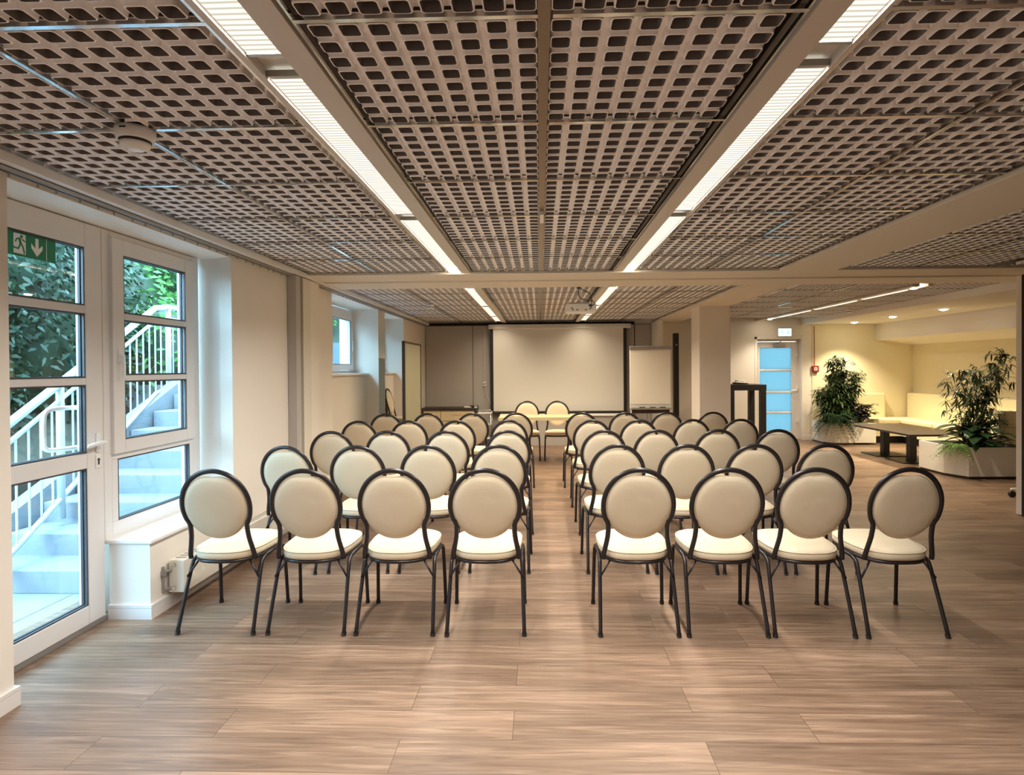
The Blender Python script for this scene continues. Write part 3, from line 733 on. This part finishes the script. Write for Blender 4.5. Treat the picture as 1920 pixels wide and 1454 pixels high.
# ================================================================== BACK DOOR
dr = struct('door_2'); YD = YB+.16
mb = MB(); mb.box(dx0, dx0+.045, YD-.03, YD+.05, 0, dzt); mb.box(dx1-.045, dx1, YD-.03, YD+.05, 0, dzt); mb.box(dx0+.045, dx1-.045, YD-.03, YD+.05, dzt-.045, dzt)
mb.build('door_frame', 'frame_white', dr, bevel=.004)
lx0, lx1 = dx0+.05, dx1-.05; hx0, hx1 = 4.515, 5.16
zs = [(.17, .53), (.57, .95), (.99, 1.40), (1.44, 1.875)]
mb = MB(); mb.box(lx0, hx0, YD-.05, YD+.01, .01, dzt-.05); mb.box(hx1, lx1, YD-.05, YD+.01, .01, dzt-.05); prev = .01
for a, c in zs: mb.box(hx0, hx1, YD-.05, YD+.01, prev, a); prev = c
mb.box(hx0, hx1, YD-.05, YD+.01, prev, dzt-.05); mb.build('door_leaf', 'frame_white', dr, bevel=.005)
for a, c in zs: MB().box(hx0, hx1, YD-.02, YD-.012, a, c).build('glass_pane', 'frosted', dr)
MB().cyl((5.22, YD-.05, 1.0), (5.22, YD-.11, 1.0), .011, 10).cyl((5.225, YD-.105, 1.0), (5.12, YD-.105, 1.0), .010, 10).build('door_handle', 'white', dr)
for z in (.35, 1.0, 1.7): MB().box(dx1-.062, dx1-.04, YD-.075, YD-.05, z, z+.1).build('hinge', 'white', dr)
MB().box(4.78, 5.02, YD-.10, YD-.05, 1.90, 1.955).tube([(4.9, YD-.08, 1.96), (4.8, YD-.14, 1.97), (4.95, YD-.04, 2.0)], .008, 6).build('door_closer', 'grey_metal', dr)
rt = MB(); rt.box(dx1, dx1+.17, YB-.02, YB, 0, 2.12); rt.box(dx0-.05, dx0, YB-.01, YB, 0, 2.12); rt.box(dx0-.05, dx1+.05, YB-.01, YB, dzt, dzt+.05)
rt.build('trim_5', 'wall', kind='structure', bevel=.004)
es = thing('exit_light', 'glowing white and green exit light box above the glazed door', 'exit sign', (4.955, YB-.012, 2.10))
MB().box(-.135, .135, -.05, -.002, .0, .165).build('housing', 'plastic_white', es, bevel=.004)
MB().box(-.125, .125, -.053, -.0505, .012, .155).build('lit_face', 'exit_lit', es)
m_ = MB()
def fx(pts): m_.extr([(p[0], -.0545, p[1]) for p in pts], (0, .001, 0))
fx([(.055, .14), (.075, .14), (.075, .085), (.098, .105), (.098, .08), (.065, .03), (.032, .08), (.032, .105), (.055, .085)])
fx(circ(-.045, .125, .010)); fx([(-.075, .11), (-.045, .112), (-.03, .09), (-.05, .07), (-.03, .03), (-.045, .03), (-.062, .065), (-.09, .055), (-.09, .065), (-.065, .08)])
emis_mat('exit_green', (.15, .75, .5), .9)
m_.build('symbols', 'exit_green', es)
fa = thing('fire_alarm', 'small red square fire alarm call point on the wall by the door', 'fire alarm', (5.57, YB-.014, 1.44))
MB().box(-.065, .065, -.045, 0, -.065, .065).build('housing', 'red', fa, bevel=.006)
MB().box(-.030, .030, -.048, -.0455, -.030, .030).build('press_plate', 'sign_white', fa)
MB().cyl((0, -.048, 0), (0, -.053, 0), .013, 14).build('button', 'black', fa)
MB().cyl((-.01, -.012, .065), (-.01, -.012, .86), .006, 8).build('conduit', 'red', fa)

# ================================================================== SEATING CORNER
bn = thing('corner_bench', 'cream upholstered corner bench with dark plinth in the right alcove', 'bench', (6.42, 11.1, 0))
def P(x, y): return (x-6.55, y-11.1)
def bbox(mb, x0, x1, y0, y1, z0, z1): mb.box(x0-6.55, x1-6.55, y0-11.1, y1-11.1, z0, z1)
mb = MB(); bbox(mb, 6.50, 7.60, 11.20, 11.74, .14, .38); bbox(mb, 7.06, 7.60, 8.9, 11.20, .14, .38); bbox(mb, 6.75, 7.60, 8.36, 8.9, .14, .38); mb.build('base', 'bench', bn)
mb = MB(); bbox(mb, 6.55, 7.60, 11.28, 11.74, 0, .138); bbox(mb, 7.12, 7.60, 8.9, 11.28, 0, .138); bbox(mb, 6.80, 7.60, 8.38, 8.9, 0, .138); mb.build('plinth', 'black', bn)
for (a, c) in ((6.52, 7.02), ): mb = MB(); bbox(mb, a, c, 11.16, 11.64, .38, .47); mb.build('seat_cushion', 'bench', bn, bevel=.02)
for (a, c) in ((10.32, 11.64), (8.9, 10.30)): mb = MB(); bbox(mb, 7.03, 7.52, a, c, .38, .47); mb.build('seat_cushion', 'bench', bn, bevel=.02)
mb = MB(); bbox(mb, 6.12, 7.03, 11.645, 11.77, .38, .95); mb.build('back_cushion', 'bench', bn, bevel=.025)
for (a, c) in ((10.62, 11.74), (9.50, 10.60), (8.50, 9.48)): mb = MB(); bbox(mb, 7.50, 7.63, a, c, .44, .95); mb.build('back_cushion', 'bench', bn, bevel=.025)
mb = MB(); bbox(mb, 6.46, 7.60, 8.02, 8.22, .14, .87); mb.build('end_backrest', 'bench', bn, bevel=.05)
mb = MB(); bbox(mb, 6.50, 7.60, 8.06, 8.20, .0, .138); mb.build('plinth', 'black', bn)
# low table
lt = thing('low_table', 'long low dark table on two pedestals in front of the corner bench', 'table', (5.78, 9.45, 0))
MB().prism([(p[0]-5.78, p[1]-9.45) for p in ((5.38, 8.50), (5.90, 8.50), (6.20, 8.85), (6.20, 9.95), (6.08, 10.12), (5.48, 10.12), (5.38, 9.98))], .455, .485).build('tabletop', 'darkwood', lt, bevel=.003)
for yy in (-.36, .33):
    MB().box(-.05, .05, yy-.05, yy+.05, .015, .455).build('pedestal', 'black', lt)
    MB().box(-.27, .27, yy-.24, yy+.24, 0, .016).build('foot_plate', 'black', lt, bevel=.003)
# planters
def planter(loc, poly, h, label):
    t = thing('planter_box', label, 'planter', loc)
    inner = poly
    MB().prism([(p[0]*.97, p[1]*.97) for p in poly], 0, .035).build('plinth', 'darkwood', t)
    mb = MB(); n = len(poly); cx = sum(p[0] for p in poly)/n; cy = sum(p[1] for p in poly)/n
    inn = [(cx+(p[0]-cx)*.94, cy+(p[1]-cy)*.94) for p in poly]
    vs = [(*p, .035) for p in poly]+[(*p, h) for p in poly]+[(*p, h) for p in inn]+[(*p, h-.05) for p in inn]
    fs = [tuple(reversed(range(n)))]+[(r*n+i, r*n+(i+1) % n, (r+1)*n+(i+1) % n, (r+1)*n+i) for r in range(3) for i in range(n)]
    mb.add(vs, fs).build('box', 'planter', t)
    MB().prism(inn, h-.06, h-.045).build('soil', 'soil', t)
    return t
def leafquad(mb, p, d, up, L, wd, droop=.3, segs=3):
    d = Vector(d).normalized(); side = d.cross(Vector(up)); side = side.normalized() if side.length > 1e-4 else Vector((1,0,0))
    vs = []; fs = []; p = Vector(p)
    for i in range(segs+1):
        t = i/segs; wv = wd*math.sin(PI*min(1, .12+t*.88))**.8 if t < 1 else .0005
        c = p + d*L*t + Vector((0,0,-1))*droop*L*t*t
        vs += [c-side*wv/2+Vector((0,0,.15*wv)), c+side*wv/2+Vector((0,0,.15*wv))]
    for i in range(segs): fs.append((2*i, 2*i+1, 2*i+3, 2*i+2))
    mb.add(vs, fs)
def rnd_dir(zmin=-.4, zmax=.6):
    a = random.uniform(0, 2*PI); z = random.uniform(zmin, zmax); r = math.sqrt(1-z*z); return (r*math.cos(a), r*math.sin(a), z)
def bamboo(name, label, loc, canes, nl, lsize, mats, lw=.17, nq=(5, 7)):
    t = thing(name, label, 'plant', loc)
    cm = MB(); lm = MB()
    for (bx_, by_, tx, ty, h) in canes:
        pts = smooth_path([(bx_, by_, -.05), ((bx_*.7+tx*.3), (by_*.7+ty*.3), h*.5), (tx, ty, h)], 6)
        cm.tube(pts, [.009-.006*i/(len(pts)-1) for i in range(len(pts))], 6)
        for k in range(nl):
            u = random.uniform(.22, 1.0); p = pts[min(len(pts)-1, int(u*(len(pts)-1)))]
            if random.random() > .35+u*.7: continue
            bd = Vector(rnd_dir(-.1, .7)); bl = random.uniform(.06, .24)*(1.1-.3*u); tip = p+bd*bl
            cm.tube([p, p+bd*bl*.5+Vector((0,0,.01)), tip], .0018, 4, cap=False)
            for q in range(random.randint(*nq)):
                dd = Vector(rnd_dir(-.9, .15)) + bd*.7
                leafquad(lm, tip if q % 2 else p+bd*bl*.7, dd, (0,0,1), random.uniform(.7, 1.2)*lsize, lsize*lw, .25)
    cm.build('canes', 'cane', t); lm.build('foliage', mats, t, smooth=True)
    return t
def broad(name, label, loc, n, L, wd, m, zr=(.0, .3), rad=.2):
    t = thing(name, label, 'plant', loc); lm = MB(); sm = MB()
    for i in range(n):
        a = 2*PI*i*.381966+random.uniform(-.3, .3); z = random.uniform(*zr); r0 = rad*random.uniform(.1, .6)
        b0 = Vector((r0*.3*math.cos(a), r0*.3*math.sin(a), -.04)); p = Vector((r0*math.cos(a), r0*math.sin(a), z))
        sm.tube([b0, p], .004, 5, cap=False)
        leafquad(lm, p, (math.cos(a), math.sin(a), random.uniform(.1, .6)), (0,0,1), L*random.uniform(.8, 1.2), wd*random.uniform(.8, 1.15), .35, 6)
    sm.build('stems', 'leaf_mid', t); lm.build('leaves', m, t, smooth=True)
    return t
def fern(name, label, loc, n, L, m, az=(0, 2*PI), up=(.2, .7), hang=.8):
    t = thing(name, label, 'plant', loc); lm = MB()
    for i in range(n):
        a = random.uniform(*az); u = random.uniform(*up); LL = L*random.uniform(.7, 1.15); prev = None
        for k in range(12):
            s = k/11; p = Vector((math.cos(a)*LL*s, math.sin(a)*LL*s, u*LL*s-hang*LL*s*s))
            if prev is not None:
                lm.tube([prev, p], .0018, 4, cap=False)
                for sd in (-1, 1):
                    leafquad(lm, p, (math.cos(a+sd*1.1), math.sin(a+sd*1.1), -.1), (0,0,1), .075*(1.1-s)*LL/.3+.012, .021, .2, 2)
            prev = p
    lm.build('fronds', m, t, smooth=True); return t
planter((5.95, 8.00, 0), [(-.49, -.09), (-.36, -.37), (.28, -.37), (.40, -.20), (.40, .42), (-.49, .42)], .415, 'angular white planter box near the right border in front of the bench')
bamboo('bamboo_plant', 'airy bamboo with slender canes rising from the right planter', (5.90, 8.00, .37),
       [(0, 0, -.16, 0, 1.0), (-.06, .05, -.22, .1, .92), (.03, -.04, -.02, -.1, 1.1), (.0, .06, .10, .05, .8), (.08, 0, .42, .0, 1.32), (.10, .05, .52, .1, 1.3), (.06, -.05, .34, -.1, 1.12), (.09, .02, .30, .12, .8), (.02, .1, .15, .15, 1.05), (.1, .05, .45, .0, 1.05)], 42, .125, 'leaf_bamboo')
broad('rubber_plant', 'glossy dark broad-leaved plant at the base of the bamboo', (5.92, 7.93, .375), 52, .34, .15, 'leaf_dark', (.03, .28), .38)
fern('fern', 'bright green fern hanging over the left corner of the right planter', (5.58, 7.78, .425), 30, .30, 'leaf_light', (PI*.7, PI*1.5), (.1, .6), .75)
planter((5.72, 11.30, 0), [(-.28, -.10), (-.14, -.28), (.22, -.28), (.22, .34), (-.28, .34)], .42, 'white planter box beside the glazed door, overgrown by plants')
MB().box(5.94, 6.35, 11.02, 11.60, 0.035, .41).build('planter_box', 'planter'); pb2 = bpy.data.objects['planter_box.001'] if 'planter_box.001' in bpy.data.objects else None
for o in list(bpy.data.objects):
    if o.name.startswith('planter_box') and o.type == 'MESH' and 'label' not in o: tag(o, 'plain square white box between the overgrown planter and the bench', 'planter')
bamboo('bamboo_plant', 'dense bushy bamboo standing by the fire alarm at the back', (5.74, 11.22, .37),
       [(0, 0, -.12, 0, 1.22), (.05, .03, .10, .0, 1.30), (-.05, 0, -.05, -.05, 1.28), (.08, 0, .34, -.05, .95), (-.08, .03, -.30, 0, .62), (.0, -.05, .03, -.05, .8), (.05, -.05, .2, -.1, 1.05), (-.08, -.05, -.12, -.1, .9), (0, .05, -.2, .1, .7), (0, 0, .05, .1, 1.0), (-.1, 0, -.28, -.05, .5), (.05, 0, .3, .05, .7)], 95, .13, 'leaf_bamboo', .2)
fern('fern', 'large dark green fern spilling over the planter beside the glazed door', (5.62, 11.10, .43), 130, .40, 'leaf_fern', (PI*.5, PI*2.1), (.4, 1.6), 1.3)
broad('purple_plant', 'dark purple broad-leaved plant right of the bushy bamboo', (6.12, 11.2, .46), 110, .17, .12, 'leaf_purple', (.0, .30), .36)
# mobile board at the right border: only its foot shows
mbd = thing('mobile_board', 'wheeled board behind the right partition, only its chrome castor foot showing', 'mobile board', (5.60, 6.60, 0))
MB().box(-.06, 1.1, -.012, .012, .6, 1.9).build('board', 'pinboard', mbd)
MB().box(.02, .05, -.02, .02, .09, 1.92).build('post', 'steel', mbd)
ft = MB().tube([(-.30, 0, .092), (.30, 0, .085)], .014, 8).build('foot', 'plastic_white', mbd)
for x in (-.29, .29): MB().cyl((x, -.014, .036), (x, .014, .036), .036, 16).cyl((x, 0, .036), (x, 0, .09), .008, 8).build('castor', 'black', ft)

# ================================================================== OUTSIDE
gd = MB(); gd.box(-9, -2.92, -6, 14, -.15, -.03); gd.build('ground', 'paving', kind='structure')
jn = MB()
for yy in (1.9, 2.55, 3.2): jn.box(-4.4, -2.95, yy, yy+.008, -.03, -.027)
for xx in (-3.9, -3.2): jn.box(xx, xx+.008, 0, 3.85, -.03, -.027)
st = thing('outdoor_stairs', 'pale concrete stairs climbing away outside the glass door', 'stairs', (-3.4, 3.83, -.03))
TR, RI = .33, .158
for i in range(10):
    x0 = -3.98
    y0 = i*TR
    MB().box(x0+3.4, (-2.76 if i < 6 else -2.94)+3.4, y0, y0+TR+.02 if i < 9 else y0+1.6, RI*i if i < 1 else RI*i-.1, RI*(i+1)).build('step', 'concrete', st, bevel=.006)
tag(jn.build('paving_joint', 'concrete'), 'thin joints between the paving slabs outside the glass door', 'paving', None)
bpy.data.objects['paving_joint']['kind'] = 'stuff'
# retaining stringer left of the steps, ribbed wall in front
rw = MB()
rw.extr([(-4.12, 4.2, 0), (-4.12, 8.4, 0), (-4.12, 8.4, 1.75), (-4.12, 7.0, 1.70), (-4.12, 4.2, .40)], (.12, 0, 0))
rwo = rw.build('stair_wall', 'concrete'); tag(rwo, 'ribbed concrete side wall along the outdoor stairs', 'wall')
rb = MB()
for i in range(14): rb.box(-4.30+i*.022, -4.29+i*.022, 4.18, 4.199, 0, .5)
rb.build('ribs', 'grey_metal', rwo)
rl = thing('stair_railing', 'white metal railing with balusters along the outdoor stairs', 'railing', (-3.74, 4.32, 0))
def RX(y): return -.2*(y-4.32)
def RZ(y): return min(1.36+.475*(y-4.32), 2.20) if y < 8 else 2.20
def rp(y, dz, dx=0): return (RX(min(y, 6.3))+dx, y-4.32, RZ(y)+dz)
ys = [2.2, 3.0, 4.32, 5.0, 5.6, 5.94, 6.0, 6.3, 7.5]
MB().tube([rp(y, 0) for y in ys], .030, 10).build('handrail', 'stair_rail', rl, smooth=True)
MB().tube([rp(y, -.13) for y in ys], .017, 8).build('middle_rail', 'stair_rail', rl, smooth=True)
MB().tube([rp(y, -.90) for y in ys[1:]], .020, 8).build('bottom_rail', 'stair_rail', rl, smooth=True)
for i in range(33):
    y = 3.0+i*.13
    MB().cyl(rp(y, -.90), rp(y, -.13), .008, 6).build('baluster', 'stair_rail', rl)
for y in (3.0, 4.40, 6.3): 
    a = rp(y, 0); MB().cyl((a[0], a[1], a[2]-1.06), a, .028, 12).build('post', 'stair_rail', rl, smooth=True)
# garden bank behind the stairs and greenery
MB().extr([(-9, -6, -.1), (-4.35, -6, -.1), (-4.45, -6, .6), (-9, -6, 2.2)], (0, 20, 0)).build('garden_bank', 'dirt', kind='structure')
MB().box(-9, -2.95, 7.6, 14, -.1, 1.30).build('upper_ground', 'paving', kind='structure')
def foliage(mb, c, rad, n, L, flat=.8):
    for i in range(n):
        d = Vector(rnd_dir(-1, 1)); r = random.uniform(.75, 1.0)
        p = Vector((c[0]+d.x*rad[0]*r, c[1]+d.y*rad[1]*r, c[2]+d.z*rad[2]*r))
        leafquad(mb, p, Vector(rnd_dir(-.8, .5))+d*.6, rnd_dir(), L*random.uniform(.6, 1.3), L*.45, .2, 2)
def bush(name, label, blobs, L, m, trunk=None):
    t = thing(name, label, 'tree' if trunk else 'bush', (blobs[0][0], blobs[0][1], 0)); ox, oy = blobs[0][0], blobs[0][1]
    lm = MB(); core = MB()
    for (x, y, z, rx, ry, rz, n) in blobs:
        foliage(lm, (x-ox, y-oy, z), (rx, ry, rz), n, L)
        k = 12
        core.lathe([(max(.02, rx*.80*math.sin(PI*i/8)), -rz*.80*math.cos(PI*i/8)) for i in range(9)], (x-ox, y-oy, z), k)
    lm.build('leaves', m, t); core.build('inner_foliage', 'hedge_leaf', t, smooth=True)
    if trunk:
        MB().tube([(trunk[0]-ox, trunk[1]-oy, .0), (trunk[0]-ox+.1, trunk[1]-oy, 2.0), (trunk[0]-ox+.05, trunk[1]-oy+.2, 4.5)], [.12, .09, .05], 8).build('trunk', 'bark', t, smooth=True)
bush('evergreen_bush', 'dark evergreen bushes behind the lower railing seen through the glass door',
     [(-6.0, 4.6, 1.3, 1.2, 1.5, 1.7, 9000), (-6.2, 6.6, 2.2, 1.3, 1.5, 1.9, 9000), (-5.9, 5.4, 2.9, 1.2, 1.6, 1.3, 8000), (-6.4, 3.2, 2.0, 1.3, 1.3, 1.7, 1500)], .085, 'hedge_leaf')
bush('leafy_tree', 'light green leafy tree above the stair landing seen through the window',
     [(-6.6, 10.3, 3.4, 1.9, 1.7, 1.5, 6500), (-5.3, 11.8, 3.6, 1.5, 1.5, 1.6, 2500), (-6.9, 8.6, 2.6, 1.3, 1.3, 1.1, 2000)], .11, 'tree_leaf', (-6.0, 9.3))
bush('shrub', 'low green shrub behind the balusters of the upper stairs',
     [(-5.3, 8.3, 1.75, .9, .9, .9, 1800)], .11, 'tree_leaf')

MB().box(-4.75, -4.0, 11.5, 12.2, 1.30, 2.03).build('garden_box', 'shed'); tag(bpy.data.objects['garden_box'], 'plain blue grey box in the garden behind the back window', 'box')
bush('tall_bush', 'pale green tree crown seen through the back window above the blue grey box', [(-5.2, 14.6, 2.9, 1.5, .9, 1.3, 3500)], .12, 'tree_leaf')
